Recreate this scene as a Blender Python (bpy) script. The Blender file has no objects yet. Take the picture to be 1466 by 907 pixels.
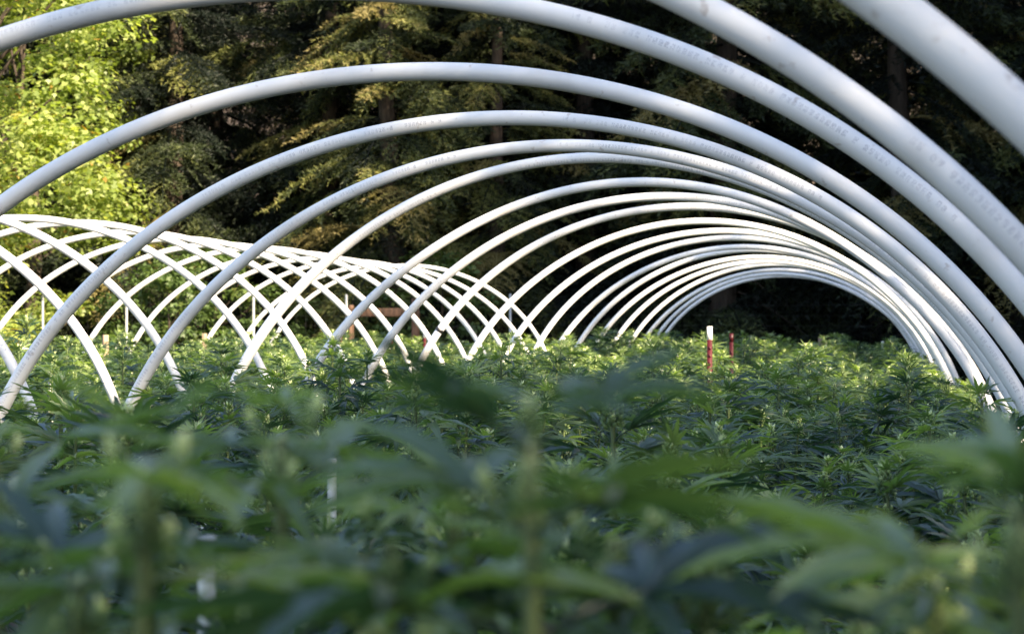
import bpy, math, random
import numpy as np
from mathutils import Matrix, Vector

# ------------------------------------------------------------------ camera, sky, sun, exposure
scene = bpy.context.scene
COL = scene.collection
CAM = Vector((0.0, 0.0, 1.25))
YAW, PITCH, FPX, PW, PH = 0.19744, 0.00546, 2600.0, 1466.0, 907.0
cam_data = bpy.data.cameras.new("camera")
cam = bpy.data.objects.new("camera", cam_data)
COL.objects.link(cam)
cam.location = CAM
cam.rotation_euler = (math.pi / 2 + PITCH, 0, YAW)
cam_data.sensor_width = 36.0
cam_data.lens = 36.0 * FPX / PW
cam_data.clip_start, cam_data.clip_end = 0.05, 2000
cam_data.dof.use_dof = True
cam_data.dof.focus_distance = 6.3
cam_data.dof.aperture_fstop = 7.6
cam_data.dof.aperture_blades = 9
scene.camera = cam

SUN_EL = math.radians(30.0)
SUN_H = Vector((0.80, -0.60, 0)).normalized()          # horizontal direction towards the sun
TO_SUN = Vector((SUN_H.x * math.cos(SUN_EL), SUN_H.y * math.cos(SUN_EL), math.sin(SUN_EL)))
world = bpy.data.worlds.new("World")
scene.world = world
world.use_nodes = True
wn = world.node_tree
wn.nodes.clear()
sky = wn.nodes.new("ShaderNodeTexSky")
sky.sky_type = 'NISHITA'
sky.sun_disc = False
sky.sun_elevation = SUN_EL
sky.sun_rotation = math.atan2(TO_SUN.x, TO_SUN.y)
sky.dust_density = 1.3
sky.ozone_density = 0.8
bg = wn.nodes.new("ShaderNodeBackground")
bg.inputs[1].default_value = 0.088
wo = wn.nodes.new("ShaderNodeOutputWorld")
wn.links.new(sky.outputs[0], bg.inputs[0])
wn.links.new(bg.outputs[0], wo.inputs[0])

sun_data = bpy.data.lights.new("sun", 'SUN')
sun_data.energy = 5.0
sun_data.angle = math.radians(0.53)
sun_data.color = (1.0, 0.82, 0.58)
sun = bpy.data.objects.new("sun", sun_data)
COL.objects.link(sun)
sun.rotation_euler = TO_SUN.to_track_quat('Z', 'Y').to_euler()
sun.location = (20, -15, 20)

scene.view_settings.view_transform = 'Standard'
scene.view_settings.look = 'None'
scene.view_settings.exposure = 2.26
scene.view_settings.gamma = 1.0
scene.render.engine = 'CYCLES'
scene.cycles.max_bounces = 5
scene.cycles.diffuse_bounces = 2
scene.cycles.transmission_bounces = 3
scene.cycles.transparent_max_bounces = 4
scene.cycles.use_denoising = True

R = random.Random(7)
NR = np.random.default_rng(7)
ORD = ("first second third fourth fifth sixth seventh eighth ninth tenth eleventh twelfth thirteenth fourteenth fifteenth "
       "sixteenth seventeenth eighteenth nineteenth twentieth twenty-first twenty-second twenty-third twenty-fourth").split()


def px_ray(px, py):
    v = Vector(((px - PW / 2) / FPX, -(py - PH / 2) / FPX, -1.0))
    d = cam.rotation_euler.to_matrix() @ v
    return d / d.y


def px_at(px, py, y):
    """point on the plane Y = y seen at photo pixel (px, py)"""
    return CAM + px_ray(px, py) * y


def px_of(p):
    v = cam.rotation_euler.to_matrix().transposed() @ (Vector(p) - CAM)
    return (PW / 2 + FPX * v.x / -v.z, PH / 2 - FPX * v.y / -v.z)


# ------------------------------------------------------------------ mesh helpers
class MB:
    """collects vertices, faces and one colour attribute, then links them as one mesh"""

    def __init__(self):
        self.v, self.f, self.c, self.n = [], [], [], 0

    def add(self, verts, faces, col=None):
        verts = np.asarray(verts, float)
        self.v.append(verts)
        self.f.append((np.asarray(faces, int) + self.n))
        if col is None:
            col = np.zeros((len(verts), 3))
        self.c.append(np.broadcast_to(np.asarray(col, float), (len(verts), 3)))
        self.n += len(verts)

    def add_mb(self, other, M):
        """append a transformed copy of arrays (v, f-list, c)"""
        v, f, c = other
        M = np.asarray(M)
        self.v.append(v @ M[:3, :3].T + M[:3, 3])
        for q in f:
            self.f.append(q + self.n)
        self.c.append(c)
        self.n += len(v)

    def arrays(self):
        v = np.concatenate(self.v)
        c = np.concatenate(self.c)
        by = {}
        for q in self.f:
            by.setdefault(q.shape[1], []).append(q)
        return v, [np.concatenate(x) for x in by.values()], c

    def mesh(self, name, mat, smooth=True):
        v, fl, c = self.arrays()
        me = bpy.data.meshes.new(name)
        me.vertices.add(len(v))
        me.vertices.foreach_set("co", v.astype(np.float32).ravel())
        loops = np.concatenate([q.ravel() for q in fl])
        counts = np.concatenate([np.full(len(q), q.shape[1]) for q in fl])
        starts = np.concatenate([[0], np.cumsum(counts)[:-1]])
        me.loops.add(len(loops))
        me.loops.foreach_set("vertex_index", loops.astype(np.int32))
        me.polygons.add(len(counts))
        me.polygons.foreach_set("loop_start", starts.astype(np.int32))
        if smooth:
            me.polygons.foreach_set("use_smooth", np.ones(len(counts), bool))
        a = me.attributes.new("data", 'FLOAT_COLOR', 'POINT')
        a.data.foreach_set("color", np.concatenate([c, np.ones((len(c), 1))], 1).astype(np.float32).ravel())
        me.materials.append(mat)
        me.update(calc_edges=True)
        return me


def link(name, me, parent=None):
    o = bpy.data.objects.new(name, me)
    COL.objects.link(o)
    if parent is not None:
        o.parent = parent
    return o


def tag(o, label=None, cat=None, group=None, kind=None):
    if label:
        o["label"] = label
    if cat:
        o["category"] = cat
    if group:
        o["group"] = group
    if kind:
        o["kind"] = kind
    return o


def empty(name, loc, rz=0.0, scale=(1, 1, 1)):
    o = bpy.data.objects.new(name, None)
    o.empty_display_size = 0.2
    COL.objects.link(o)
    o.location = loc
    o.rotation_euler = (0, 0, rz)
    o.scale = scale
    return o


def tube_arrays(pts, rad, seg=8, cap=True):
    """swept tube with per-point radius"""
    pts = np.asarray(pts, float)
    n = len(pts)
    rad = np.broadcast_to(np.asarray(rad, float), (n,))
    t = np.gradient(pts, axis=0)
    t /= np.linalg.norm(t, axis=1, keepdims=True) + 1e-12
    ref = np.array([0.0, 0.0, 1.0]) if abs(t[0][2]) < 0.9 else np.array([1.0, 0.0, 0.0])
    u = np.cross(ref, t)
    u /= np.linalg.norm(u, axis=1, keepdims=True) + 1e-12
    w = np.cross(t, u)
    a = np.arange(seg) * 2 * math.pi / seg
    v = pts[:, None, :] + rad[:, None, None] * (np.cos(a)[None, :, None] * u[:, None, :] + np.sin(a)[None, :, None] * w[:, None, :])
    v = v.reshape(-1, 3)
    i = np.arange(n - 1)[:, None] * seg
    j = np.arange(seg)[None, :]
    k = (j + 1) % seg
    f = np.stack([i + j, i + k, i + seg + k, i + seg + j], -1).reshape(-1, 4)
    return v, f


def add_tube(mb, pts, rad, seg=8, col=(0, 0, 0)):
    v, f = tube_arrays(pts, rad, seg)
    mb.add(v, f, col)


def add_box(mb, c, s, col=(0, 0, 0), bevel=0.0, M=None):
    """box, its edges chamfered when bevel > 0"""
    x, y, z = s[0] / 2, s[1] / 2, s[2] / 2
    b = bevel
    if b <= 0:
        v = np.array([(sx * x, sy * y, sz * z) for sx in (-1, 1) for sy in (-1, 1) for sz in (-1, 1)])
        f = [(0, 1, 3, 2), (4, 6, 7, 5), (0, 4, 5, 1), (2, 3, 7, 6), (0, 2, 6, 4), (1, 5, 7, 3)]
    else:
        ring = [(-x + b, -y), (x - b, -y), (x, -y + b), (x, y - b), (x - b, y), (-x + b, y), (-x, y - b), (-x, -y + b)]
        v, f = [], []
        for zz, k in ((-z, 1 - b / max(x, y)), (-z + b, 1), (z - b, 1), (z, 1 - b / max(x, y))):
            v += [(px * k, py * k, zz) for px, py in ring]
        for r in range(3):
            for i in range(8):
                f.append((r * 8 + i, r * 8 + (i + 1) % 8, r * 8 + 8 + (i + 1) % 8, r * 8 + 8 + i))
        v += [(0, 0, -z), (0, 0, z)]
        for i in range(0, 8, 2):
            f.append((32, (i + 2) % 8, i + 1, i))
            f.append((33, 24 + i, 24 + i + 1, 24 + (i + 2) % 8))
        v = np.array(v)
    if M is not None:
        v = v @ np.asarray(M)[:3, :3].T
    mb.add(v + np.asarray(c), f, col)


def rot_between(y_dir, up=(0, 0, 1), origin=(0, 0, 0), s=1.0):
    """matrix whose local +Y runs along y_dir and whose local +Z leans to up"""
    y = np.asarray(y_dir, float)
    y = y / (np.linalg.norm(y) + 1e-12)
    up = np.asarray(up, float)
    x = np.cross(y, up)
    nx = np.linalg.norm(x)
    if nx < 1e-5:
        x = np.cross(y, (1.0, 0.02, 0))
        nx = np.linalg.norm(x)
    x /= nx
    z = np.cross(x, y)
    M = np.eye(4)
    M[:3, 0], M[:3, 1], M[:3, 2] = x * s, y * s, z * s
    M[:3, 3] = origin
    return M


# ------------------------------------------------------------------ materials
def new_mat(name):
    m = bpy.data.materials.new(name)
    m.use_nodes = True
    nt = m.node_tree
    nt.nodes.clear()
    out = nt.nodes.new("ShaderNodeOutputMaterial")
    return m, nt, out


def node(nt, t, **kw):
    n = nt.nodes.new(t)
    for k, v in kw.items():
        if k.startswith("i_"):
            n.inputs[int(k[2:])].default_value = v
        else:
            setattr(n, k, v)
    return n


def math_n(nt, op, a, b=None, c=None):
    n = nt.nodes.new("ShaderNodeMath")
    n.operation = op
    for i, x in enumerate((a, b, c)):
        if x is None:
            continue
        if isinstance(x, (int, float)):
            n.inputs[i].default_value = x
        else:
            nt.links.new(x, n.inputs[i])
    return n.outputs[0]


def ramp(nt, fac, stops):
    n = nt.nodes.new("ShaderNodeValToRGB")
    e = n.color_ramp.elements
    e[0].position, e[0].color = stops[0][0], (*stops[0][1], 1)
    e[1].position, e[1].color = stops[-1][0], (*stops[-1][1], 1)
    for p, c in stops[1:-1]:
        x = e.new(p)
        x.color = (*c, 1)
    nt.links.new(fac, n.inputs[0])
    return n.outputs[0]


def mix_rgb(nt, fac, a, b, mode='MIX'):
    n = nt.nodes.new("ShaderNodeMix")
    n.data_type = 'RGBA'
    n.blend_type = mode
    for sock, x in ((n.inputs[0], fac), (n.inputs[6], a), (n.inputs[7], b)):
        if isinstance(x, (int, float)):
            sock.default_value = x
        elif isinstance(x, tuple):
            sock.default_value = (*x, 1)
        else:
            nt.links.new(x, sock)
    return n.outputs[2]


def leaf_material(name, stops, rib=None, rough=0.45, trans=0.3, trans_tint=(0.9, 1.0, 0.35), spec=0.5, vary=0.3, sheen=0.0):
    """data.r = tone of the leaf, data.g = 0 on the midrib and 1 at the edge, data.b = along the leaf"""
    m, nt, out = new_mat(name)
    at = node(nt, "ShaderNodeAttribute", attribute_name="data")
    sep = node(nt, "ShaderNodeSeparateColor")
    nt.links.new(at.outputs[0], sep.inputs[0])
    oi = node(nt, "ShaderNodeObjectInfo")
    tone = math_n(nt, 'ADD', sep.outputs[0], math_n(nt, 'MULTIPLY', math_n(nt, 'SUBTRACT', oi.outputs["Random"], 0.5), vary))
    col = ramp(nt, tone, stops)
    if rib:
        f = math_n(nt, 'LESS_THAN', sep.outputs[1], 0.10)
        col = mix_rgb(nt, math_n(nt, 'MULTIPLY', f, 0.55), col, rib)
    p = node(nt, "ShaderNodeBsdfPrincipled")
    nt.links.new(col, p.inputs["Base Color"])
    p.inputs["Roughness"].default_value = rough
    p.inputs["Specular IOR Level"].default_value = spec
    p.inputs["Sheen Weight"].default_value = sheen
    p.inputs["Sheen Roughness"].default_value = 0.35
    tr = node(nt, "ShaderNodeBsdfTranslucent")
    tc = mix_rgb(nt, 1.0, col, trans_tint, 'MULTIPLY')
    bright = mix_rgb(nt, 1.0, tc, (3.0, 3.0, 3.0), 'MULTIPLY')
    nt.links.new(bright, tr.inputs[0])
    mx = node(nt, "ShaderNodeMixShader")
    mx.inputs[0].default_value = trans
    nt.links.new(p.outputs[0], mx.inputs[1])
    nt.links.new(tr.outputs[0], mx.inputs[2])
    nt.links.new(mx.outputs[0], out.inputs[0])
    return m


def rough_material(name, c1, c2, scale=6.0, rough=0.85, stretch=(1, 1, 1), bump=0.3, spec=0.3):
    m, nt, out = new_mat(name)
    tc = node(nt, "ShaderNodeTexCoord")
    mp = node(nt, "ShaderNodeMapping")
    mp.inputs["Scale"].default_value = stretch
    nt.links.new(tc.outputs["Object"], mp.inputs[0])
    nz = node(nt, "ShaderNodeTexNoise")
    nz.inputs["Scale"].default_value = scale
    nz.inputs["Detail"].default_value = 6
    nt.links.new(mp.outputs[0], nz.inputs[0])
    col = ramp(nt, nz.outputs[0], [(0.3, c1), (0.7, c2)])
    p = node(nt, "ShaderNodeBsdfPrincipled")
    nt.links.new(col, p.inputs["Base Color"])
    p.inputs["Roughness"].default_value = rough
    p.inputs["Specular IOR Level"].default_value = spec
    bp = node(nt, "ShaderNodeBump")
    bp.inputs["Strength"].default_value = bump
    bp.inputs["Distance"].default_value = 0.02
    nt.links.new(nz.outputs[0], bp.inputs["Height"])
    nt.links.new(bp.outputs[0], p.inputs["Normal"])
    nt.links.new(p.outputs[0], out.inputs[0])
    return m


def pvc_material():
    """white plastic pipe: UV x = metres along the pipe from the start of the print, UV y = turns round it (0.5 = print line)"""
    m, nt, out = new_mat("white_pvc")
    uv = node(nt, "ShaderNodeUVMap", uv_map="pipe")
    sx = node(nt, "ShaderNodeSeparateXYZ")
    nt.links.new(uv.outputs[0], sx.inputs[0])
    u, v = sx.outputs[0], sx.outputs[1]
    circ = 0.157
    row = math_n(nt, 'DIVIDE', math_n(nt, 'MULTIPLY', math_n(nt, 'SUBTRACT', v, 0.5), circ), 0.0016)   # print rows of 1.6 mm
    col_ = math_n(nt, 'DIVIDE', u, 0.0018)
    in_band = math_n(nt, 'LESS_THAN', math_n(nt, 'ABSOLUTE', row), 4.5)
    glyph = math_n(nt, 'FLOORED_MODULO', math_n(nt, 'FLOOR', col_), 7.0)
    not_gap = math_n(nt, 'LESS_THAN', glyph, 5.0)
    wn_ = node(nt, "ShaderNodeTexWhiteNoise", noise_dimensions='2D')
    cm = node(nt, "ShaderNodeCombineXYZ")
    nt.links.new(math_n(nt, 'FLOOR', col_), cm.inputs[0])
    nt.links.new(math_n(nt, 'FLOOR', row), cm.inputs[1])
    nt.links.new(cm.outputs[0], wn_.inputs["Vector"])
    stroke = math_n(nt, 'GREATER_THAN', wn_.outputs["Value"], 0.42)
    # words: whole glyphs drop out
    wg = node(nt, "ShaderNodeTexWhiteNoise", noise_dimensions='1D')
    nt.links.new(math_n(nt, 'FLOOR', math_n(nt, 'DIVIDE', col_, 7.0)), wg.inputs["W"])
    word = math_n(nt, 'GREATER_THAN', wg.outputs["Value"], 0.17)
    cyc = math_n(nt, 'FLOORED_MODULO', u, 1.25)
    in_run = math_n(nt, 'LESS_THAN', cyc, 0.86)
    nz = node(nt, "ShaderNodeTexNoise")
    nz.inputs["Scale"].default_value = 5.0
    nt.links.new(uv.outputs[0], nz.inputs[0])
    fade = math_n(nt, 'MULTIPLY', math_n(nt, 'SUBTRACT', nz.outputs[0], 0.22), 1.7)
    mark = in_band
    for x in (not_gap, stroke, word, in_run):
        mark = math_n(nt, 'MULTIPLY', mark, x)
    fz = node(nt, "ShaderNodeMath", operation='MULTIPLY', use_clamp=True)
    nt.links.new(mark, fz.inputs[0])
    nt.links.new(fade, fz.inputs[1])
    tc = node(nt, "ShaderNodeTexCoord")
    d1 = node(nt, "ShaderNodeTexNoise")
    d1.inputs["Scale"].default_value = 3.0
    d1.inputs["Detail"].default_value = 8
    nt.links.new(tc.outputs["Object"], d1.inputs[0])
    base = ramp(nt, d1.outputs[0], [(0.28, (0.60, 0.585, 0.57)), (0.42, (0.72, 0.715, 0.72)), (0.60, (0.76, 0.76, 0.77)), (0.74, (0.62, 0.59, 0.55))])
    d2 = node(nt, "ShaderNodeTexNoise")
    d2.inputs["Scale"].default_value = 34.0
    d2.inputs["Detail"].default_value = 3
    nt.links.new(tc.outputs["Object"], d2.inputs[0])
    spots = ramp(nt, d2.outputs[0], [(0.655, (0, 0, 0)), (0.73, (1, 1, 1))])
    base = mix_rgb(nt, math_n(nt, 'MULTIPLY', spots, 0.5), base, (0.35, 0.28, 0.24))
    base = mix_rgb(nt, math_n(nt, 'MULTIPLY', fz.outputs[0], 0.72), base, (0.16, 0.16, 0.22))
    p = node(nt, "ShaderNodeBsdfPrincipled")
    nt.links.new(base, p.inputs["Base Color"])
    rg = math_n(nt, 'ADD', math_n(nt, 'MULTIPLY', d1.outputs[0], 0.25), 0.30)
    nt.links.new(rg, p.inputs["Roughness"])
    p.inputs["Specular IOR Level"].default_value = 0.45
    p.inputs["Subsurface Weight"].default_value = 0.0
    nt.links.new(p.outputs[0], out.inputs[0])
    return m


def plain(name, col, rough=0.5, metal=0.0, wear=0.25, scale=30):
    m, nt, out = new_mat(name)
    tc = node(nt, "ShaderNodeTexCoord")
    nz = node(nt, "ShaderNodeTexNoise")
    nz.inputs["Scale"].default_value = scale
    nz.inputs["Detail"].default_value = 5
    nt.links.new(tc.outputs["Object"], nz.inputs[0])
    c2 = tuple(x * (1 - wear) for x in col)
    cc = ramp(nt, nz.outputs[0], [(0.35, c2), (0.65, col)])
    p = node(nt, "ShaderNodeBsdfPrincipled")
    nt.links.new(cc, p.inputs["Base Color"])
    p.inputs["Roughness"].default_value = rough
    p.inputs["Metallic"].default_value = metal
    nt.links.new(p.outputs[0], out.inputs[0])
    return m


M_PVC = pvc_material()
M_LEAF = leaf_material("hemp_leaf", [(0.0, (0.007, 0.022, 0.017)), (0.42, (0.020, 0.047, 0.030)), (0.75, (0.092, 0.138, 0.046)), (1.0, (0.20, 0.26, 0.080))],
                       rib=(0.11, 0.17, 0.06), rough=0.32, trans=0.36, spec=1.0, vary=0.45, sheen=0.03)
M_BUD = leaf_material("hemp_bud", [(0.0, (0.09, 0.15, 0.05)), (0.5, (0.28, 0.36, 0.16)), (1.0, (0.66, 0.66, 0.46))], rough=0.6, trans=0.25)
M_STEM = leaf_material("hemp_stem", [(0.0, (0.06, 0.09, 0.03)), (1.0, (0.12, 0.16, 0.05))], rough=0.6, trans=0.0)
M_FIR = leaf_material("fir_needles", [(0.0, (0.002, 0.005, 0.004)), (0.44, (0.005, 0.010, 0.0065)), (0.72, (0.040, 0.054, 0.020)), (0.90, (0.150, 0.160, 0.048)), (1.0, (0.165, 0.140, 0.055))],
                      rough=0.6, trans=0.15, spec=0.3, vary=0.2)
M_MAPLE = leaf_material("maple_leaf", [(0.0, (0.06, 0.085, 0.02)), (0.5, (0.15, 0.200, 0.050)), (0.85, (0.30, 0.33, 0.12)), (1.0, (0.22, 0.14, 0.03))],
                        rough=0.5, trans=0.4, trans_tint=(1.0, 1.0, 0.4))
M_SHRUB = leaf_material("shrub_leaf", [(0.0, (0.03, 0.055, 0.018)), (0.6, (0.06, 0.10, 0.025)), (1.0, (0.11, 0.13, 0.03))], rough=0.55, trans=0.25)
M_BARK = rough_material("bark", (0.022, 0.016, 0.012), (0.06, 0.045, 0.034), scale=5, stretch=(3, 3, 0.6), bump=0.8)
M_SOIL = rough_material("soil", (0.028, 0.020, 0.014), (0.075, 0.055, 0.036), scale=1.7, bump=0.8)
M_WOOD = rough_material("weathered_wood", (0.16, 0.11, 0.075), (0.34, 0.25, 0.17), scale=9, stretch=(4, 4, 0.5), bump=0.4)
M_OLDWOOD = rough_material("old_timber", (0.05, 0.03, 0.02), (0.13, 0.075, 0.05), scale=9, stretch=(4, 4, 0.5), bump=0.4)
M_RED = plain("red_enamel", (0.06, 0.003, 0.006), 0.45)
M_WHITE = plain("white_enamel", (0.78, 0.76, 0.73), 0.45, wear=0.12)
M_GREEN = plain("green_enamel", (0.02, 0.05, 0.035), 0.45)
M_STEEL = plain("galvanised_steel", (0.42, 0.43, 0.43), 0.45, metal=0.7)
M_WIRE = plain("fence_wire", (0.05, 0.05, 0.048), 0.5, metal=0.6)
M_TAPE = plain("black_tape", (0.02, 0.02, 0.022), 0.4)

# ------------------------------------------------------------------ ground
def build_ground():
    xs = np.concatenate([np.linspace(-220, -42, 12), np.linspace(-40, 30, 71), np.linspace(34, 220, 12)])
    ys = np.concatenate([np.linspace(-200, -22, 12), np.linspace(-20, 60, 81), np.linspace(64, 400, 22)])
    X, Y = np.meshgrid(xs, ys)
    Z = 0.03 * np.sin(X * 1.7 + 0.6 * Y) * np.cos(Y * 1.3 - X * 0.4)
    rise = np.clip(Y - 40, 0, None)
    Z = Z + np.clip(rise * 0.34, 0, 70) - 0.03
    v = np.stack([X, Y, Z], -1).reshape(-1, 3)
    nx = len(xs)
    i = np.arange(len(ys) - 1)[:, None] * nx
    j = np.arange(nx - 1)[None, :]
    f = np.stack([i + j, i + j + 1, i + nx + j + 1, i + nx + j], -1).reshape(-1, 4)
    mb = MB()
    mb.add(v, f)
    tag(link("ground", mb.mesh("ground", M_SOIL)), kind="structure")


build_ground()


def ground_z(y):
    return min(max((y - 40) * 0.34, 0), 70) - 0.03


# ------------------------------------------------------------------ trees
def needle_spray(rng, L, droop):
    """one bough: a curved twig with side twigs set with needle tufts"""
    mb = MB()
    n = 7
    t = np.linspace(0, 1, n)
    axis = np.stack([0 * t, L * t, L * (0.10 * t - droop * t ** 2)], 1)
    add_tube(mb, axis, np.linspace(0.022, 0.004, n) * (L / 2 + 0.2), 3, (0.0, 0.0, 0.0))
    tris, cols = [], []
    k = int(24 * L)
    for q in range(k):
        s = 0.18 + 0.82 * (q + rng.random()) / k
        base = np.array([np.interp(s, t, axis[:, a]) for a in range(3)])
        side = 1 if q % 2 else -1
        tl = L * (0.34 * (1.05 - s) + 0.09) * rng.uniform(0.7, 1.25)
        ang = math.radians(rng.uniform(38, 68))
        d = np.array([side * math.sin(ang), math.cos(ang), -rng.uniform(0.05, 0.75)])
        if q == k - 1:
            d = np.array([0, 1, -0.4]); tl = L * 0.15
        d /= np.linalg.norm(d)
        m = max(4, int(tl / 0.045))
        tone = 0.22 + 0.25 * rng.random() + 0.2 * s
        for w in range(m):
            r = (w + 0.5) / m
            p = base + d * tl * r + np.array([0, 0, -0.22 * tl * r * r])
            for e in range(3):
                off = rng.normal(0, 1, 3)
                off[2] = off[2] * 0.7 + 0.15
                off = off + d * 1.1
                off /= np.linalg.norm(off)
                wid = np.cross(off, rng.normal(0, 1, 3))
                wid /= np.linalg.norm(wid) + 1e-9
                ll = rng.uniform(0.055, 0.11)
                ww = ll * rng.uniform(0.09, 0.17)
                tris += [p - wid * ww, p + wid * ww, p + off * ll]
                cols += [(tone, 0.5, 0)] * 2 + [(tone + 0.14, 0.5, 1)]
    v = np.array(tris)
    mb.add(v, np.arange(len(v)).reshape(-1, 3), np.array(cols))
    return mb.arrays()


def conifer_meshes(seed, Hh, Rm, bare, shift=0.0, hang=0.0):
    rng = np.random.default_rng(seed)
    sprays = [needle_spray(rng, L, dr) for L, dr in ((1.0, 0.25 + hang), (1.5, 0.35 + hang), (2.0, 0.32 + hang), (2.0, 0.5 + hang), (2.6, 0.4 + hang))]
    lens = [1.0, 1.5, 2.0, 2.0, 2.6]
    trunk = MB()
    zz = np.linspace(-0.2, Hh, 16)
    pts = np.stack([0.08 * np.sin(zz * 0.5 + seed), 0.08 * np.cos(zz * 0.4), zz], 1)
    add_tube(trunk, pts, np.interp(zz, [-0.2, 0.4, Hh], [0.30, 0.24, 0.02]) * Hh / 14, 10)
    crown = MB()
    z = bare
    while z < Hh - 0.15:
        fr = (z - bare) / (Hh - bare)
        Lw = Rm * (1 - fr) ** 0.75 * (0.75 + 0.25 * min(1, (z - bare) / 1.2)) + 0.25
        for q in range(rng.integers(3, 6)):
            az = rng.uniform(0, 2 * math.pi)
            L = Lw * rng.uniform(0.6, 1.15)
            i = int(np.argmin([abs(L - x) for x in lens])) if L > 0.4 else 0
            if i in (2, 3):
                i = int(rng.integers(2, 4))
            el = math.radians(rng.uniform(-34, 8) + 34 * fr)
            d = (math.cos(az) * math.cos(el), math.sin(az) * math.cos(el), math.sin(el))
            M = rot_between(d, origin=(pts[0][0] * 0, 0, z + rng.uniform(-0.15, 0.15)), s=L / lens[i])
            v, f, c = sprays[i]
            c = c.copy()
            c[:, 0] = np.clip(c[:, 0] + shift + rng.normal(-0.02, 0.17), 0, 0.92)
            if rng.random() < 0.03:
                c[:, 0] = 1.0
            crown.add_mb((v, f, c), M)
        z += rng.uniform(0.22, 0.40) * (1.0 - 0.3 * fr)
    # dead twigs low on the trunk
    for q in range(26):
        z = rng.uniform(0.5, bare + 1.5)
        az = rng.uniform(0, 6.28)
        L = rng.uniform(0.4, 1.6)
        p0 = np.array([0, 0, z])
        d = np.array([math.cos(az), math.sin(az), -0.25])
        add_tube(trunk, [p0, p0 + d * L * 0.5, p0 + d * L + np.array([0, 0, -0.2 * L])], [0.02, 0.014, 0.004], 3)
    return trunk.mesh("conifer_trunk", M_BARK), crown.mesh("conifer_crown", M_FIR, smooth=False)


LEAF5 = np.array([(0, 0, 0), (0.30, 0.12, 0.03), (0.52, 0.42, -0.02), (0.24, 0.50, 0.03), (0.0, 1.0, -0.04), (-0.24, 0.50, 0.03), (-0.52, 0.42, -0.02), (-0.30, 0.12, 0.03), (0, 0.4, 0.0)])
LEAF5_F = np.array([(8, 0, 1), (8, 1, 2), (8, 2, 3), (8, 3, 4), (8, 4, 5), (8, 5, 6), (8, 6, 7), (8, 7, 0)])


def leaf_cloud(rng, centers, radii, per, size, flat=0.55, tone_sd=0.12):
    """many separate leaves in clumps; returns arrays"""
    vs, fs, cs, n = [], [], [], 0
    for c, r in zip(centers, radii):
        ct = rng.normal(0.5, tone_sd)
        k = per
        d = rng.normal(0, 1, (k, 3))
        d /= np.linalg.norm(d, axis=1, keepdims=True)
        p = c + d * (r * rng.random((k, 1)) ** 0.45) * np.array([1, 1, flat])
        nrm = d * 0.6 + np.array([0, 0, 0.9]) + rng.normal(0, 0.45, (k, 3))
        nrm /= np.linalg.norm(nrm, axis=1, keepdims=True)
        t = np.cross(nrm, rng.normal(0, 1, (k, 3)))
        t /= np.linalg.norm(t, axis=1, keepdims=True)
        b = np.cross(nrm, t)
        s = size * rng.uniform(0.6, 1.25, (k, 1))
        L = LEAF5
        v = p[:, None, :] + s[:, None] * (L[None, :, 0:1] * b[:, None, :] + L[None, :, 1:2] * t[:, None, :] + L[None, :, 2:3] * nrm[:, None, :])
        tone = np.clip(ct + rng.normal(0, 0.12, k), 0, 0.95)
        tone[rng.random(k) < 0.012] = 1.0
        vs.append(v.reshape(-1, 3))
        fs.append((LEAF5_F[None] + (np.arange(k) * 9)[:, None, None] + n).reshape(-1, 3))
        cs.append(np.repeat(np.stack([tone, np.full(k, 0.5), np.zeros(k)], 1), 9, axis=0))
        n += 9 * k
    return np.concatenate(vs), np.concatenate(fs), np.concatenate(cs)


def broadleaf_meshes(seed, Hh, Rm, low, nclump, per, size, mat, tr=0.2):
    rng = np.random.default_rng(seed)
    wood = MB()
    zt = np.linspace(-0.2, Hh * 0.8, 9)
    pts = np.stack([0.15 * np.sin(zt * 0.7 + seed), 0.12 * np.cos(zt * 0.9), zt], 1)
    add_tube(wood, pts, np.linspace(tr, tr * 0.2, 9), 9)
    cen, rad = [], []
    for i in range(nclump):
        h = rng.uniform(0, 1)
        z = low + (Hh - low) * h
        prof = (math.sin(math.pi * (0.12 + 0.83 * h))) ** 0.6
        az = rng.uniform(0, 2 * math.pi)
        lump = 0.82 + 0.22 * math.sin(3 * az + 2.2 * z + seed) + 0.12 * math.sin(5 * az - 3.1 * z)
        r = Rm * prof * lump * rng.uniform(0.45, 1.0) ** 0.5
        cen.append(np.array([r * math.cos(az), r * math.sin(az), z]))
        rad.append(rng.uniform(0.32, 0.80) * Rm / 2.4)
        if i % 6 == 0:
            b0 = np.array([np.interp(z * 0.7, zt, pts[:, a]) for a in range(3)])
            mid = (b0 + cen[-1]) / 2 + np.array([0, 0, -0.1])
            add_tube(wood, [b0, mid, cen[-1]], [tr * 0.28, tr * 0.16, 0.008], 4)
    crown = MB()
    crown.add(*leaf_cloud(rng, cen, rad, per, size))
    return wood.mesh("broadleaf_trunk", M_BARK), crown.mesh("broadleaf_crown", mat, smooth=False)


def place_tree(name, meshes, loc, rz, s, label, cat, group, parts=("trunk", "crown")):
    r = empty(name, loc, rz, (s, s, s))
    tag(r, label, cat, group)
    for me, pn in zip(meshes, parts):
        o = link(pn, me, r)
        if pn in ("crown", "foliage"):
            o["kind"] = "stuff"
    return r


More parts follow.
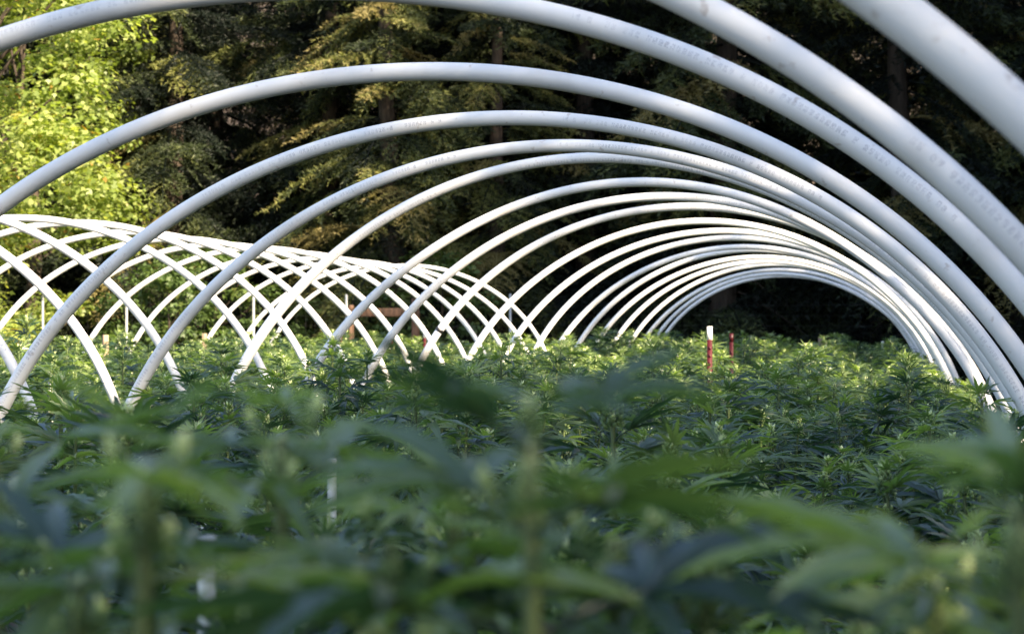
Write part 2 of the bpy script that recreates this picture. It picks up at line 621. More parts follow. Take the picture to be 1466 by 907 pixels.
CONIF = [conifer_meshes(11, 14.0, 2.9, 0.7), conifer_meshes(12, 14.0, 2.5, 0.9), conifer_meshes(13, 14.0, 3.3, 0.6)]
rows = [(33.0, [-18.6, -15.6, -12.9, -10.4, -7.6, -5.0, -2.3, 0.4, 3.0, 5.8], "front"),
        (37.5, [-20.0, -16.9, -14.0, -11.5, -8.9, -6.2, -3.6, -0.9, 1.8, 4.6], "middle"),
        (43.0, [-22.5, -19.4, -16.2, -13.0, -10.2, -7.2, -4.3, -1.2, 1.9, 5.0], "rear")]
k = 0
for yy, xs, rname in rows:
    for i, x in enumerate(xs):
        y = yy + R.uniform(-0.9, 0.9)
        place_tree("conifer_tree", CONIF[(k * 2 + i) % 3], (x + R.uniform(-0.4, 0.4), y, ground_z(y)), R.uniform(0, 6.28), R.uniform(0.95, 1.25),
                   f"dark conifer, {ORD[i]} from left in the {rname} row of the wood behind the fence", "tree", "conifers of the wood behind the field")
        k += 1
golden = conifer_meshes(14, 14.0, 2.4, 0.8, shift=0.20, hang=0.25)  # needle tone shifted up to paint in the sunlit gold
for px, y, sc, lab in ((560, 30.8, 0.95, "conifer with hanging sprays, sunlight painted into its golden-green needles, behind the third hoop's crown"),
                       (712, 31.6, 0.80, "smaller conifer, sunlit gold painted into its needles, right of the one with hanging sprays")):
    p = px_at(px, 479, y)
    place_tree("conifer_tree", golden, (p.x, p.y, -0.03), px * 0.01, sc, lab, "tree", "conifers of the wood behind the field")
# unseen conifer belt added on the sunny side, heights shaped to shade the scene
belt = [(-17, 11.0), (-14.2, 11.0), (-11.8, 11.6), (-9.6, 11.9), (-7.6, 11.8), (-5.8, 12.2), (-4.0, 12.0), (-2.2, 12.0), (-0.4, 11.8), (1.3, 11.8), (3.1, 11.0), (5.6, 7.0), (8.0, 12.2), (9.6, 11.0), (11.6, 8.6), (13.8, 12.0),
        (15.8, 16.5), (18.4, 20.6), (21.0, 21.2), (23.6, 20.8), (26.2, 21.2), (29.0, 21.0)]
for i, (y, hh) in enumerate(belt):
    place_tree("conifer_tree", CONIF[i % 3], (9.4 + R.uniform(-0.5, 0.5), y, -0.03), R.uniform(0, 6.28), hh / 14.0,
               f"added shade conifer in the unseen belt beside the main tunnel, {ORD[i]} from behind the camera", "tree", "added shade conifers beside the main tunnel")
belt2 = [(-12.8, 12.8), (-10.0, 13.0), (-7.4, 13.0), (-5.0, 13.2), (-2.8, 13.0), (-0.8, 12.6), (17.0, 21.4), (19.7, 22.6), (22.3, 22.8), (24.9, 22.4), (27.5, 22.6)]  # outer row added out of view, closing gaps in the belt's shade
for i, (y, hh) in enumerate(belt2):
    place_tree("conifer_tree", CONIF[(i + 1) % 3], (11.6 + R.uniform(-0.4, 0.4), y - 0.8, -0.03), R.uniform(0, 6.28), hh / 14.0,
               f"added shade conifer in the unseen outer belt beside main tunnel, {ORD[i]} from behind the camera", "tree", "added shade conifers beside the main tunnel")

maple = broadleaf_meshes(21, 10.5, 2.9, 0.9, 150, 235, 0.108, M_MAPLE)
p = px_at(-70, 479, 25.5)
place_tree("broadleaf_tree", maple, (p.x, p.y, -0.03), 0.4, 1.0, "sunlit yellow-green broadleaf tree at the left edge", "tree", None)
p = px_at(40, 479, 30.5)
place_tree("broadleaf_tree", maple, (p.x, p.y, -0.03), 2.9, 0.80, "darker broadleaf tree half behind the sunlit yellow-green one", "tree", None)
shrub_m = broadleaf_meshes(31, 2.3, 1.15, 0.15, 60, 60, 0.085, M_SHRUB, tr=0.05)
for px, y, s, lab in ((235, 28.6, 1.0, "rounded green shrub behind the side tunnel near the broadleaf tree"), (300, 29.8, 1.15, "tall green shrub left of the thin grey fence post"),
                      (625, 29.5, 1.05, "dim green shrub behind the wooden fence brace"), (440, 30.0, 0.75, "low brown-green shrub between the grey posts")):
    p = px_at(px, 479, y)
    place_tree("leafy_shrub", shrub_m, (p.x, p.y, -0.03), R.uniform(0, 6.28), s, lab, "shrub", "shrubs along the fence", ("stem", "foliage"))

# ------------------------------------------------------------------ hoops
PIPE_R = 0.0242
SEMI_A, SEMI_B, APEX = 1.85, 1.6, 1.968
NOC = (0.0, 0.0, 0.0, 0.0, 0.0)
MAIN = [  # distance, centre, apex offset, unevenness of the bend
    (1.80, -1.25, 0.025, NOC),
    (2.72, -1.25, 0.01, NOC),
    (3.61, -1.208, -0.008, (-0.0009, -0.0057, -0.0035, -0.0003, -0.0070)),
    (4.63, -1.211, -0.042, (-0.0006, -0.0051, -0.0024, -0.0034, -0.0046)),
    (5.72, -1.215, -0.045, (-0.0002, -0.0037, -0.0008, -0.0052, -0.0013)),
    (6.84, -1.205, -0.029, (0.0015, -0.0009, 0.0018, -0.0013, 0.0030)),
    (8.05, -1.203, 0.036, (-0.0023, -0.0061, 0.0027, 0.0049, 0.0078)),
    (9.37, -1.235, 0.015, (0.0051, -0.0046, 0.0075, -0.0062, 0.0144)),
    (10.19, -1.166, 0.011, (-0.0011, -0.0045, 0.0022, 0.0014, 0.0067)),
    (11.34, -1.160, 0.028, (0.0005, -0.0011, 0.0003, 0.0002, 0.0022)),
    (13.20, -1.250, 0.035, (-0.0001, -0.0039, -0.0023, -0.0029, 0.0068)),
    (14.08, -1.172, 0.018, (0.0002, -0.0015, 0.0006, 0.0004, 0.0035)),
    (15.32, -1.176, 0.025, (0.0002, 0.0001, -0.0012, 0.0012, 0.0010)),
    (16.37, -1.182, -0.007, (0.0015, -0.0015, 0.0019, -0.0033, 0.0042)),
    (17.55, -1.180, 0.009, (0.0029, -0.0005, -0.0006, -0.0036, 0.0041)),
    (18.78, -1.193, -0.006, (0.0023, -0.0014, 0.0023, -0.0039, 0.0024)),
    (20.11, -1.195, -0.003, (0.0020, -0.0008, 0.0012, -0.0029, 0.0012)),
    (21.49, -1.187, 0.003, (0.0031, 0.0004, -0.0008, -0.0049, 0.0030)),
    (22.71, -1.198, -0.018, (0.0021, -0.0023, 0.0036, -0.0054, 0.0054)),
    (23.70, -1.199, -0.032, (0.0011, 0.0019, 0.0093, 0.0094, 0.0078)),
    (24.75, -1.215, -0.030, NOC),
]
SIDE = [7.784, 8.72, 9.663, 11.135, 11.989, 12.996, 13.963, 14.948, 15.883, 16.958, 17.965, 19.035, 20.098, 21.242]
SIDE_XC = -5.575
hoop_y = {"main": [m[0] for m in MAIN], "side": SIDE}


def hoop_curve(y, xc, dz, cf, lean=0.0, n=150):
    zc = APEX + dz - SEMI_B
    th = np.linspace(0, math.pi, n)
    rho = 1 + sum(c * np.cos(i * th) for i, c in enumerate(cf))
    x = xc + SEMI_A * rho * np.cos(th)
    z = zc + SEMI_B * rho * np.sin(th)
    yy = y + lean * np.sin(th)
    k = 6
    zl = np.linspace(-0.12, zc, k, endpoint=False)
    pts = np.concatenate([np.stack([np.full(k, x[0]) - 0.02 * (zc - zl), np.full(k, yy[0]), zl], 1),
                          np.stack([x, yy, z], 1),
                          np.stack([np.full(k, x[-1]) + 0.02 * (zc - zl), np.full(k, yy[-1]), zl], 1)[::-1]])
    return pts


def hoop_mesh(pts, print_at, print_phi, r=PIPE_R, seg=20):
    """pipe with a hollow cut end at each foot; UV x runs along the pipe, UV y round it"""
    n = len(pts)
    t = np.gradient(pts, axis=0)
    t /= np.linalg.norm(t, axis=1, keepdims=True)
    B = np.broadcast_to(np.array([0.0, -1.0, 0.0]), (n, 3))      # towards the camera end of the tunnel
    B = B - t * np.sum(B * t, 1, keepdims=True)
    B /= np.linalg.norm(B, axis=1, keepdims=True)
    Nn = np.cross(B, t)
    mid = pts.mean(0)
    if np.sum(Nn * (pts - mid)) < 0:
        Nn = -Nn
    s = np.concatenate([[0], np.cumsum(np.linalg.norm(np.diff(pts, axis=0), axis=1))])
    ph = np.linspace(-math.pi, math.pi, seg + 1)
    v = pts[:, None] + r * (np.cos(ph)[None, :-1, None] * B[:, None] + np.sin(ph)[None, :-1, None] * Nn[:, None])
    mb = MB()
    i = np.arange(n - 1)[:, None] * seg
    j = np.arange(seg)[None]
    kk = (j + 1) % seg
    f = np.stack([i + j, i + kk, i + seg + kk, i + seg + j], -1).reshape(-1, 4)
    mb.add(v.reshape(-1, 3), f)
    me = mb.mesh("pipe_hoop", M_PVC)
    uvl = me.uv_layers.new(name="pipe")
    uu = s - print_at
    vv = (ph - print_phi) / (2 * math.pi) + 0.5
    quad_u = np.stack([np.repeat(uu[:-1], seg), np.repeat(uu[:-1], seg), np.repeat(uu[1:], seg), np.repeat(uu[1:], seg)], 1)
    a0, a1 = np.tile(vv[:-1], n - 1), np.tile(vv[1:], n - 1)
    quad_v = np.stack([a0, a1, a1, a0], 1)
    uvl.data.foreach_set("uv", np.stack([quad_u, quad_v], -1).astype(np.float32).ravel())
    return me


HOOP_HINT = {0: "white plastic pipe hoop closest to the camera, crossing the top right corner",
             1: "white plastic pipe hoop second closest to the camera, leaving through the top edge",
             2: "white plastic pipe hoop whose crown just touches the top edge of the view"}
PRINT = {0: (9.0, 3.0), 1: (2.2, 0.25), 2: (1.7, 0.25), 3: (9.0, 2.8), 4: (2.05, 0.05), 5: (2.3, 0.1), 6: (4.0, -0.5), 7: (9.0, 2.6), 8: (9, 0)}
for i, (y, xc, dz, cf) in enumerate(MAIN):
    pa, pp = PRINT.get(i, (R.uniform(0, 2), R.uniform(-0.6, 1.0)))
    pts = hoop_curve(y, xc, dz, cf, lean=R.uniform(-0.02, 0.02) if i > 2 else 0)
    o = link("pipe_hoop", hoop_mesh(pts, pa, pp))
    last = len(MAIN) - 1
    lab = HOOP_HINT.get(i) or (f"white plastic pipe hoop at the far end of the main tunnel" if i == last else
                               f"white plastic pipe hoop of the main tunnel, {ORD[i]} from the camera" + (", black band on leg" if i == 9 else ""))
    tag(o, lab, "pipe hoop", "hoops of the main tunnel")
    if i == 9:      # black tape round the left leg
        tgt = np.array(px_at(632, 470, y))
        q = int(np.argmin(np.linalg.norm(pts - tgt, axis=1)))
        d = pts[q + 1] - pts[q - 1]
        d /= np.linalg.norm(d)
        mb = MB()
        add_tube(mb, [pts[q] - d * 0.011, pts[q] - d * 0.010, pts[q] + d * 0.010, pts[q] + d * 0.011], [PIPE_R, PIPE_R + 0.003, PIPE_R + 0.003, PIPE_R], 20)
        link("tape_band", mb.mesh("tape_band", M_TAPE), o)
for i, y in enumerate(SIDE):
    cf = (0, R.uniform(-0.004, 0.004), R.uniform(-0.004, 0.004), R.uniform(-0.003, 0.003), 0)
    if i in (0, 1, 2, 3):
        cf = NOC
    pts = hoop_curve(y, SIDE_XC + (R.uniform(-0.02, 0.02) if i > 3 else 0), R.uniform(-0.02, 0.02) if i > 3 else 0, cf)
    o = link("pipe_hoop", hoop_mesh(pts, R.uniform(0, 2), R.uniform(0.3, 1.2)))
    tag(o, f"white plastic pipe hoop of the side tunnel, {ORD[i]} from the camera", "pipe hoop", "hoops of the side tunnel")


# ------------------------------------------------------------------ hemp plants
def leaflet(L, W, nseg, droop, fold, serr):
    """folded blade along +Y: left edge, midrib, right edge"""
    t = np.linspace(0, 1, nseg + 1)
    w = W * np.sin(math.pi * np.clip(t, 0, 1) ** 0.75) ** 0.85 * 0.5 + 0.0004
    w[0] = W * 0.06
    w[-1] = 0.0003
    if serr:
        w[1:-1] *= 1 + 0.16 * (-1.0) ** np.arange(nseg - 1)
    y = L * t
    z = -droop * L * t ** 2
    mid = np.stack([0 * t, y, z], 1)
    lft = np.stack([-w, y + (0.04 * L if serr else 0) * (t > 0) * (t < 1) * 0.5, z + w * fold], 1)
    rgt = lft * np.array([-1, 1, 1])
    v = np.concatenate([lft, mid, rgt])
    n = nseg + 1
    i = np.arange(nseg)
    f = np.concatenate([np.stack([i, n + i, n + i + 1, i + 1], 1), np.stack([n + i, 2 * n + i, 2 * n + i + 1, n + i + 1], 1)])
    across = np.concatenate([np.ones(n), np.zeros(n), np.ones(n)])
    return v, f, across, np.tile(t, 3)


def fan_leaf(rng, nseg, serr, nl=7, sag=(0.2, 0.65)):
    """palmate leaf of unit length (middle leaflet = 1) on a petiole from the origin along +Y"""
    mb = MB()
    pet = rng.uniform(0.32, 0.5)
    pp = np.array([(0, 0, 0), (0, pet * 0.5, 0.03), (0, pet, 0.02)])
    add_tube(mb, pp, [0.018, 0.015, 0.012], 3, (0.75, 0.5, 0))
    angs = [0, 26, 54, 92][: nl // 2 + 1]
    lens = [1.0, 0.92, 0.70, 0.38][: nl // 2 + 1]
    for a, l in zip(angs, lens):
        for sgn in ((0,) if a == 0 else (-1, 1)):
            L = l * rng.uniform(0.92, 1.08)
            v, f, ac, al = leaflet(L, 0.158 * l ** 0.6, nseg, rng.uniform(*sag), rng.uniform(0.25, 0.7), serr)
            an = -math.radians(a * sgn + rng.uniform(-5, 5))
            c, s = math.cos(an), math.sin(an)
            tilt = rng.uniform(-0.12, 0.10)
            v = np.stack([c * v[:, 0] - s * v[:, 1], s * v[:, 0] + c * v[:, 1], v[:, 2] + tilt * np.hypot(v[:, 0], v[:, 1])], 1) + pp[-1]
            mb.add(v, f, np.stack([np.full(len(v), 0.45), ac, al], 1))
    return mb.arrays()


def bud_arrays(rng, L=0.075, Rb=0.019, n=60, hairs=46):
    """flower cluster: overlapping pointed bracts round a spike with pale hairs at the tip"""
    mb = MB()
    for q in range(n):
        h = (q + rng.random()) / n
        r = Rb * (1 - 0.75 * h ** 1.6) * (0.75 + 0.35 * math.sin(h * 21) ** 2)
        az = q * 2.39996 + rng.uniform(-0.3, 0.3)
        c = np.array([r * math.cos(az), r * math.sin(az), L * h])
        d = np.array([math.cos(az) * 0.8, math.sin(az) * 0.8, 0.55 + h])
        M = rot_between(d, origin=c - d * 0.004)
        l, w = rng.uniform(0.013, 0.020), rng.uniform(0.0042, 0.0062)
        v = np.array([(0, 0, 0), (w, l * 0.4, 0), (0, l * 0.4, w), (-w, l * 0.4, 0), (0, l * 0.4, -w), (0, l, 0)])
        f = np.array([(0, 1, 2), (0, 2, 3), (0, 3, 4), (0, 4, 1), (5, 2, 1), (5, 3, 2), (5, 4, 3), (5, 1, 4)])
        mb.add(v @ M[:3, :3].T + M[:3, 3], f, (0.08 + 0.95 * h ** 2.5 + rng.uniform(-0.08, 0.08), 0.5, 0))
    for q in range(hairs):
        h = rng.random() ** 0.35
        az = rng.uniform(0, 6.28)
        r = Rb * (1 - 0.75 * h ** 1.6)
        c = np.array([r * math.cos(az), r * math.sin(az), L * h + 0.006])
        d = np.array([math.cos(az), math.sin(az), 0.4 + 1.3 * h]) + rng.normal(0, 0.3, 3)
        d /= np.linalg.norm(d)
        s = np.cross(d, (0.3, 0.2, 1)) * 0.0009
        e = c + d * rng.uniform(0.010, 0.018)
        mb.add(np.array([c - s, c + s, e]), np.array([(0, 1, 2)]), (1.0, 0.5, 0))
    return mb.arrays()


def plant_variant(seed, nseg, serr, n_side=7, grow=6.5, flat=0.0, bud=1.0, drop=0.0, side_buds=7, spread=0.36, Htop=1.0):
    """returns stem mesh arrays, list of (leaf index, matrix, tone, height), list of bud matrices"""
    rng = np.random.default_rng(seed)
    stem = MB()
    leaves, buds, small = [], [], []
    add_tube(stem, [(0, 0, -0.05), (0.01, 0, 0.3), (0, 0.01, 0.62), (0, 0, Htop - 0.02)], [0.014, 0.012, 0.009, 0.004], 7, (0.3, 0.5, 0))
    axes = [(np.array([0, 0, 0.55]), np.array([0.0, 0.0, Htop]), 1.0)]
    for q in range(n_side):
        az = q * 2.39996 + rng.uniform(-0.25, 0.25)
        rr = spread * math.sqrt((q + 0.7) / n_side) * rng.uniform(0.9, 1.1)
        top = Htop - 0.05 - drop - 0.22 * (rr / spread) ** 1.5 * rng.uniform(0.3, 1.0) + rng.uniform(-0.03, 0.04)
        z0 = 0.18 + 0.45 * (1 - rr / spread) + rng.uniform(-0.05, 0.05)
        p0 = np.array([0, 0, z0])
        p3 = np.array([rr * math.cos(az), rr * math.sin(az), top])
        p1 = p0 + np.array([p3[0] * 0.55, p3[1] * 0.55, (top - z0) * 0.25])
        p2 = p0 + np.array([p3[0] * 0.92, p3[1] * 0.92, (top - z0) * 0.6])
        add_tube(stem, [p0, p1, p2, p3], [0.0065, 0.006, 0.005, 0.003], 5, (0.5, 0.5, 0))
        axes.append((p2, p3, 0.88))
    for (a, b, sz) in axes:
        ax = b - a
        ln = np.linalg.norm(ax)
        ax = ax / ln
        buds.append(rot_mat_z(ax, b - ax * 0.05, sz * rng.uniform(0.75, 1.0) * bud))
        pos, phase = ln - 0.008, rng.uniform(0, 6.28)
        node_i = 0
        while pos > -0.02 and node_i < 10:
            fr = min(1.0, node_i / grow)
            size = (0.040 + 0.150 * fr ** 0.9) * sz * rng.uniform(0.85, 1.15)
            if node_i > 7:
                size *= 0.9
            el = math.radians(62 - 66 * fr - flat * (1 - fr) + rng.uniform(-12, 12))
            for h in (0, 1):
                az = phase + h * math.pi + rng.uniform(-0.25, 0.25)
                d = np.array([math.cos(az) * math.cos(el), math.sin(az) * math.cos(el), math.sin(el)])
                p = a + ax * pos
                M = rot_between(d, up=(rng.normal(0, 0.18), rng.normal(0, 0.18), 1), origin=p, s=size)
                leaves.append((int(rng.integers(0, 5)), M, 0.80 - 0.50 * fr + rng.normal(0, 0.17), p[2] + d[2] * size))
            if 1 <= node_i <= side_buds:
                for h in (0, 1):
                    az = phase + h * math.pi + 0.7
                    c = a + ax * pos + np.array([math.cos(az), math.sin(az), 0.3]) * 0.010
                    small.append(rot_mat_z(np.array([math.cos(az) * 0.6, math.sin(az) * 0.6, 1.0]), c, 0.30 * sz * rng.uniform(0.7, 1.2)))
            phase += math.pi / 2 + rng.uniform(-0.3, 0.3)
            pos -= 0.017 + 0.026 * fr + rng.uniform(0, 0.008)
            node_i += 1
    return stem, leaves, buds, small


def rot_mat_z(d, origin, s):
    d = np.asarray(d, float) / np.linalg.norm(d)
    M = rot_between(d)
    Q = np.eye(4)
    Q[:3, 0], Q[:3, 1], Q[:3, 2] = M[:3, 0] * s, M[:3, 2] * -s, M[:3, 1] * s
    Q[:3, 3] = origin
    return Q


rngL = np.random.default_rng(3)
LEAF_LO = [fan_leaf(rngL, 3, False, 7 if i < 4 else 5) for i in range(5)]
LEAF_HI = [fan_leaf(rngL, 9, True, 7 if i < 4 else 5, (0.04, 0.34)) for i in range(5)]
BUD_HI = bud_arrays(rngL, hairs=90)
BUD_LO = bud_arrays(rngL, n=26, hairs=16)
BUD_SMALL = bud_arrays(rngL, n=9, hairs=5)


def mesh_of(arr, name, mat, smooth=True):
    mb = MB()
    mb.add_mb(arr, np.eye(4))
    return mb.mesh(name, mat, smooth)


LEAF_MESH = [mesh_of(a, "fan_leaf", M_LEAF) for a in LEAF_HI]
BUD_MESH = mesh_of(BUD_HI, "flower_bud", M_BUD, False)
BUD_MESH_LO = mesh_of(BUD_LO, "flower_bud", M_BUD, False)


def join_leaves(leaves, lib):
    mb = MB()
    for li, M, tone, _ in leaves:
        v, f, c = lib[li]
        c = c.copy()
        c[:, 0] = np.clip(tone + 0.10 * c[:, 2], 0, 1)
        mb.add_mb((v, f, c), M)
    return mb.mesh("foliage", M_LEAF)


def join_buds(mats, arr):
    mb = MB()
    for M in mats:
        mb.add_mb(arr, M)
    return mb.mesh("flower_bud", M_BUD, False)


VAR = []
for sd in range(6):
    stem, leaves, tops, small = plant_variant(100 + sd, 3, False)
    ls = sorted(leaves, key=lambda q: -q[3])
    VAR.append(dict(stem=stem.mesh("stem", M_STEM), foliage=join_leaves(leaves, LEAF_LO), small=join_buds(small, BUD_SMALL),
                    allbuds=join_buds(tops, BUD_LO), tops=tops, leaves=ls))
NEAR = []
for sd in range(7):
    stem, leaves, tops, small = plant_variant(200 + sd, 9, True, **(dict(grow=6.0) if sd < 4 else dict(grow=4.0, flat=46.0, bud=0.42, side_buds=2, n_side=11, drop=0.05, spread=0.30)))
    ls = sorted(leaves, key=lambda q: -q[2] * 0 - np.linalg.norm(q[1][:3, 1]) * (1 if q[3] > 0.62 else 0.2))
    NEAR.append(dict(stem=stem.mesh("stem", M_STEM), single=ls[:40], rest=join_leaves(ls[40:], LEAF_HI), tops=tops, small=join_buds(small, BUD_LO)))


def set_m(o, M):
    o.matrix_basis = Matrix([list(r) for r in M])


def near_plant(i, loc, rz, s, label, group):
    V = NEAR[i % len(NEAR)]
    r = empty("hemp_plant", loc, rz, s if isinstance(s, tuple) else (s, s, s))
    tag(r, label, "plant", group)
    link("stem", V["stem"], r)
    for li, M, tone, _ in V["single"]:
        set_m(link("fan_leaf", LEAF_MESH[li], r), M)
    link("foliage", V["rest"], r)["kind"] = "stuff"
    for M in V["tops"]:
        set_m(link("flower_bud", BUD_MESH, r), M)
    link("side_bud", V["small"], r)["kind"] = "stuff"
    return r


def mid_plant(i, loc, rz, s, label, group, single_buds):
    V = VAR[i % len(VAR)]
    r = empty("hemp_plant", loc, rz, s)
    tag(r, label, "plant", group)
    link("stem", V["stem"], r)
    link("foliage", V["foliage"], r)["kind"] = "stuff"
    if single_buds:
        for M in V["tops"]:
            set_m(link("flower_bud", BUD_MESH_LO, r), M)
        link("side_bud", V["small"], r)["kind"] = "stuff"
    else:
        link("flower_bud", V["allbuds"], r)["kind"] = "stuff"
    return r


# foreground plants, out of focus, placed by where their tops show
FRONT = [  # photo x, photo y of the top, distance, label
    (757, 590, 0.78, "blurred plant with a pale bud, closest to the camera at the middle"),
    (208, 632, 0.74, "blurred plant with a pale bud, closest to the camera at lower left"),
    (402, 596, 0.98, "blurred plant with pale tip just behind the lower left foreground plant"),
    (1455, 690, 0.80, "blurred plant cut by the right edge in the foreground"),
    (650, 700, 1.30, "blurred plant just behind the middle foreground plant"),
    (1010, 770, 0.95, "blurred low plant beside the middle foreground plant, towards the right"),
    (-10, 640, 1.05, "blurred plant cut by the left edge in the foreground"),
    (880, 740, 0.92, "blurred leafy plant touching the middle foreground plant on its right"),
    (560, 745, 0.88, "blurred leafy plant touching the middle foreground plant on its left"),
    (110, 800, 0.84, "low blurred leafy plant in the bottom left corner"),
    (1340, 800, 0.95, "low blurred leafy plant beside the one cut by the right edge"),
    (1230, 850, 1.15, "low blurred plant in the foreground between middle and right edge"),
]
occupied = []
for i, (px, py, y, lab) in enumerate(FRONT):
    p = px_at(px, py, y)
    near_plant(4 + i % 3, (p.x, p.y, -0.02), (5.0 if i == 0 else 0.4 + 1.7 * i), (0.92, 0.92, p.z + 0.032), lab, "blurred foreground plants")
    occupied.append((p.x, p.y))

POST_CLEAR = [(px_at(1016, 500, 12.9), 0.35), (px_at(1047, 500, 14.6), 1.1)]
STAKE_CLEAR = [px_at(475, 690, 4.4), px_at(299, 790, 1.75)]


def between(y, side):
    hs = hoop_y[side]
    for a in range(len(hs) - 1):
        if hs[a] <= y < hs[a + 1]:
            return f"between hoops {ORD[a]} and {ORD[a+1]}".replace("between hoops first and second", "between the first two hoops"), a
    return ("before the first hoop", -1) if y < hs[0] else ("beyond the last hoop", len(hs))


seen = {}
count = [0, 0]


def try_plant(x, y, row, nrow, side, zt):
    if y < 1.75:
        return
    c = px_of((x, y, zt))
    m = FPX / y * 0.42
    if c[0] < -m or c[0] > PW + m:
        return
    for ox, oy in occupied:
        if (ox - x) ** 2 + (oy - y) ** 2 < 0.30 ** 2:
            return
    for q in STAKE_CLEAR:
        if abs(q.x * y / q.y - x) < 0.27 and -0.1 < q.y - y < 0.75:
            return
    for q, reach in POST_CLEAR:
        if abs(q.x * y / q.y - x) < 0.20 and -0.2 < q.y - y < reach:
            return
    bt, a = between(y, side)
    keyc = (side, a, row)
    seen[keyc] = seen.get(keyc, 0) + 1
    n = seen[keyc]
    where = f"{side} tunnel, {ORD[row]} row from left, {bt}"
    tail = "" if n == 1 else (", farther of two" if n == 2 and 0 <= a < 90 else f", {ORD[n - 1]} plant")
    kind = "hemp plant"
    lab = f"{kind}, {where}{tail}"
    grp = f"hemp plants under the {side} tunnel"
    rz = R.uniform(0, 6.28)
    if y < 4.3 and side == "main":
        near_plant(R.randrange(4), (x, y, -0.02), rz, zt + 0.02, lab, grp)
        count[0] += 1
    else:
        w = R.uniform(0.98, 1.15)
        mid_plant(R.randrange(6), (x, y, -0.02), rz, (w, w, zt + 0.02), lab, grp, y < 9.5)
        count[1] += 1


for j in range(40):
    for row, (dx, hz) in enumerate(((-1.50, 1.13), (-0.76, 1.08), (0.0, 1.06), (0.74, 1.05), (1.42, 1.00))):
        y = 1.5 + 0.61 * j + R.uniform(-0.14, 0.14) + 0.3 * (row % 2)
        x = -1.2 + dx + R.uniform(-0.12, 0.12)
        zt = hz + R.uniform(-0.11, 0.06) + 0.04 * min(1, max(0, (y - 8) / 10))
        try_plant(x, y, row, 5, "main", zt)
for j in range(29):
    for row, dx in enumerate((-1.40, -0.50, 0.42, 1.34)):
        y = 7.0 + 0.64 * j + R.uniform(-0.15, 0.15) + 0.3 * (row % 2)
        x = SIDE_XC + dx + R.uniform(-0.13, 0.13)
        zt = 1.09 + R.uniform(-0.08, 0.06) + (0.05 if row < 2 else 0)
        try_plant(x, y, row, 4, "side", zt)
p = px_at(38, 455, 11.8)
mid_plant(2, (p.x, p.y, -0.02), 1.0, (0.95, 0.95, p.z + 0.02), "tall sunlit hemp plant rising above the others at the left edge", "hemp plants under the side tunnel", True)
print("plants", count)

# ------------------------------------------------------------------ posts, stakes and the fence
def t_post(top, y, px, py, width, m_body, m_tip, tip_len, label, lean=0.0):
    """steel fence post of T section with studs and a painted tip, standing in the ground"""
    p = px_at(px, py, y)
    r = empty("steel_post", (p.x, p.y, -0.03))
    r.rotation_euler = (0, lean, R.uniform(-0.4, 0.4))
    tag(r, label, "post", "steel posts")
    hh = p.z + 0.03
    w = width
    mb = MB()
    add_box(mb, (0, 0, (hh - tip_len) / 2), (w, 0.006, hh - tip_len))
    add_box(mb, (0, 0.006 + w * 0.3, (hh - tip_len) / 2), (0.006, w * 0.6, hh - tip_len))
    link("shaft", mb.mesh("shaft", m_body, False), r)
    mb = MB()
    add_box(mb, (0, 0, hh - tip_len / 2 + 0.0005), (w + 0.001, 0.007, tip_len - 0.001))
    add_box(mb, (0, 0.007 + w * 0.3, hh - tip_len / 2 + 0.0005), (0.007, w * 0.6, tip_len - 0.001))
    link("painted_tip", mb.mesh("painted_tip", m_tip, False), r)
    mb = MB()
    z = 0.25
    while z < hh - tip_len - 0.03:
        add_box(mb, (0, -0.0065, z), (w * 0.35, 0.007, 0.02))
        z += 0.055
    link("stud", mb.mesh("stud", m_body, False), r)["kind"] = "stuff"
    return r


t_post(1, 12.9, 1016, 467, 0.036, M_RED, M_WHITE, 0.095, "thick red steel post with white tip standing among the main tunnel plants")
t_post(1, 14.6, 1047, 477, 0.032, M_RED, M_RED, 0.07, "slimmer all red steel post to the right of the white-tipped one")
t_post(1, 20.5, 552, 470, 0.04, M_RED, M_WHITE, 0.09, "leaning red steel post with white tip under the side tunnel", lean=0.06)
t_post(1, 22.5, 608, 474, 0.036, M_RED, M_WHITE, 0.085, "red steel post with white tip below the wooden fence brace")
t_post(1, 22.0, 488, 474, 0.034, M_RED, M_RED, 0.05, "short dark red steel post beside a grey pole")
t_post(1, 19.0, 401, 484, 0.038, M_GREEN, M_GREEN, 0.06, "short dark green steel post under the side tunnel")


def stake(name, px, py, y, w, mat, label, cat, kind):
    p = px_at(px, py, y)
    mb = MB()
    hh = p.z + 0.1
    if kind == "wood":
        add_box(mb, (0, 0, hh / 2), (w, w * 0.9, hh), bevel=w * 0.08)
    elif kind == "pipe":       # open pipe end with a wall
        ri = w / 2 * 0.78
        add_tube(mb, [(0, 0, 0), (0, 0, hh * 0.5), (0, 0, hh - 0.002), (0, 0, hh), (0, 0, hh), (0, 0, hh - 0.06)], [w / 2, w / 2, w / 2, w / 2 * 0.95, ri, ri], 18)
    o = link(name, mb.mesh(name, mat, kind == "pipe"))
    o.location = (p.x, p.y, -0.1)
    t_ = 0.005 if y < 5 else 0.03
    o.rotation_euler = (R.uniform(-t_, t_), R.uniform(-t_, t_), R.uniform(0, 1.5))
    tag(o, label, cat)
    return o


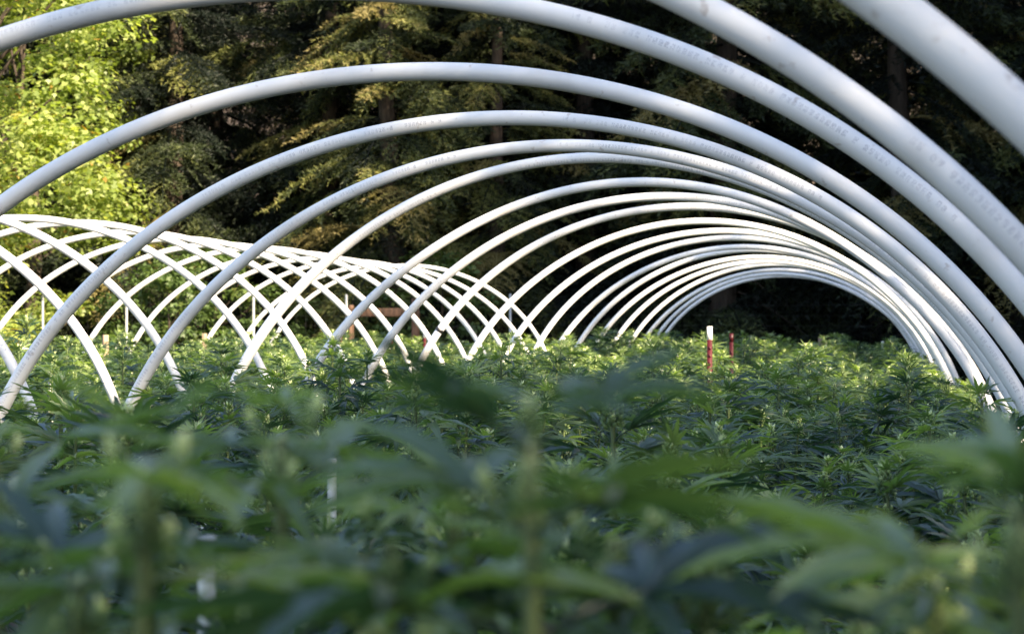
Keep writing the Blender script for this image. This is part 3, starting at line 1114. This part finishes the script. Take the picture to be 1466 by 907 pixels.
stake("plastic_stake", 475, 656, 4.4, 0.024, M_WHITE, "white plastic pipe stub among plants beyond the lower left foreground plants", "stake", "pipe")
stake("plastic_stake", 299, 766, 1.75, 0.018, M_WHITE, "white plastic pipe stub low down right of the lower left foreground plant", "stake", "pipe")
stake("plastic_stake", 73, 533, 9.2, 0.028, M_WHITE, "white plastic stub in sunlit plants under the near left hoops", "stake", "pipe")
stake("plastic_stake", 1267, 488, 23.0, 0.035, M_WHITE, "short white stub at the far right end of the main bed", "stake", "pipe")
stake("wooden_stake", 152, 479, 14.6, 0.045, M_WOOD, "tan wooden stake beside a side tunnel hoop foot near the left", "stake", "wood")
stake("wooden_stake", 294, 477, 17.0, 0.042, M_WOOD, "thin weathered wooden stake behind the side tunnel bed", "stake", "wood")
stake("wooden_stake", 1173, 483, 25.6, 0.06, M_WOOD, "short wooden stake at the far end of the main tunnel", "stake", "wood")

FY = 27.2
fence = empty("wire_fence", (0, FY, -0.03))
tag(fence, "dark wire mesh fence with posts across the far end of the field", "fence")
mb = MB()
x0, x1, fh = -18.0, 7.0, 1.75
z = 0.08
while z <= fh:
    xs = np.linspace(x0, x1, 40)
    add_tube(mb, np.stack([xs, 0 * xs, z + 0.006 * np.sin(xs * 2.1 + z * 5)], 1), 0.0012, 3)
    z += 0.152
x = x0
while x <= x1:
    add_tube(mb, [(x, 0.002, 0.05), (x, 0.002, fh)], 0.0011, 3)
    x += 0.152
link("wire_mesh", mb.mesh("wire_mesh", M_WIRE), fence)["kind"] = "stuff"
for px, mt in ((362, M_STEEL), (180, M_STEEL), (495, M_STEEL), (60, M_STEEL), (730, M_STEEL), (-40, M_STEEL), (1480, M_STEEL)):
    p = px_at(px, 479, FY)
    mb = MB()
    add_tube(mb, [(p.x, 0.03, 0), (p.x, 0.03, 1.78), (p.x, 0.03, 1.79)], [0.022, 0.022, 0.004], 10)
    link("fence_post", mb.mesh("fence_post", mt), fence)
# timber H-brace of the fence
brace = empty("timber_brace", (0, FY, -0.03))
tag(brace, "wooden brace of two posts and a rail at the fence", "fence brace")
pa, pb = px_at(505, 447, FY), px_at(597, 447, FY)
for p, w, hp in ((pa, 0.07, 1.62), (pb, 0.11, 1.72)):
    mb = MB()
    add_box(mb, (p.x, -0.09, hp / 2), (w, 0.11, hp), bevel=0.012)
    link("timber_post", mb.mesh("timber_post", M_OLDWOOD, False), brace)
mb = MB()
add_box(mb, ((pa.x + pb.x) / 2, -0.165, pa.z + 0.03), (pb.x - pa.x + 0.16, 0.04, 0.13), bevel=0.01)
link("rail", mb.mesh("rail", M_OLDWOOD, False), brace)
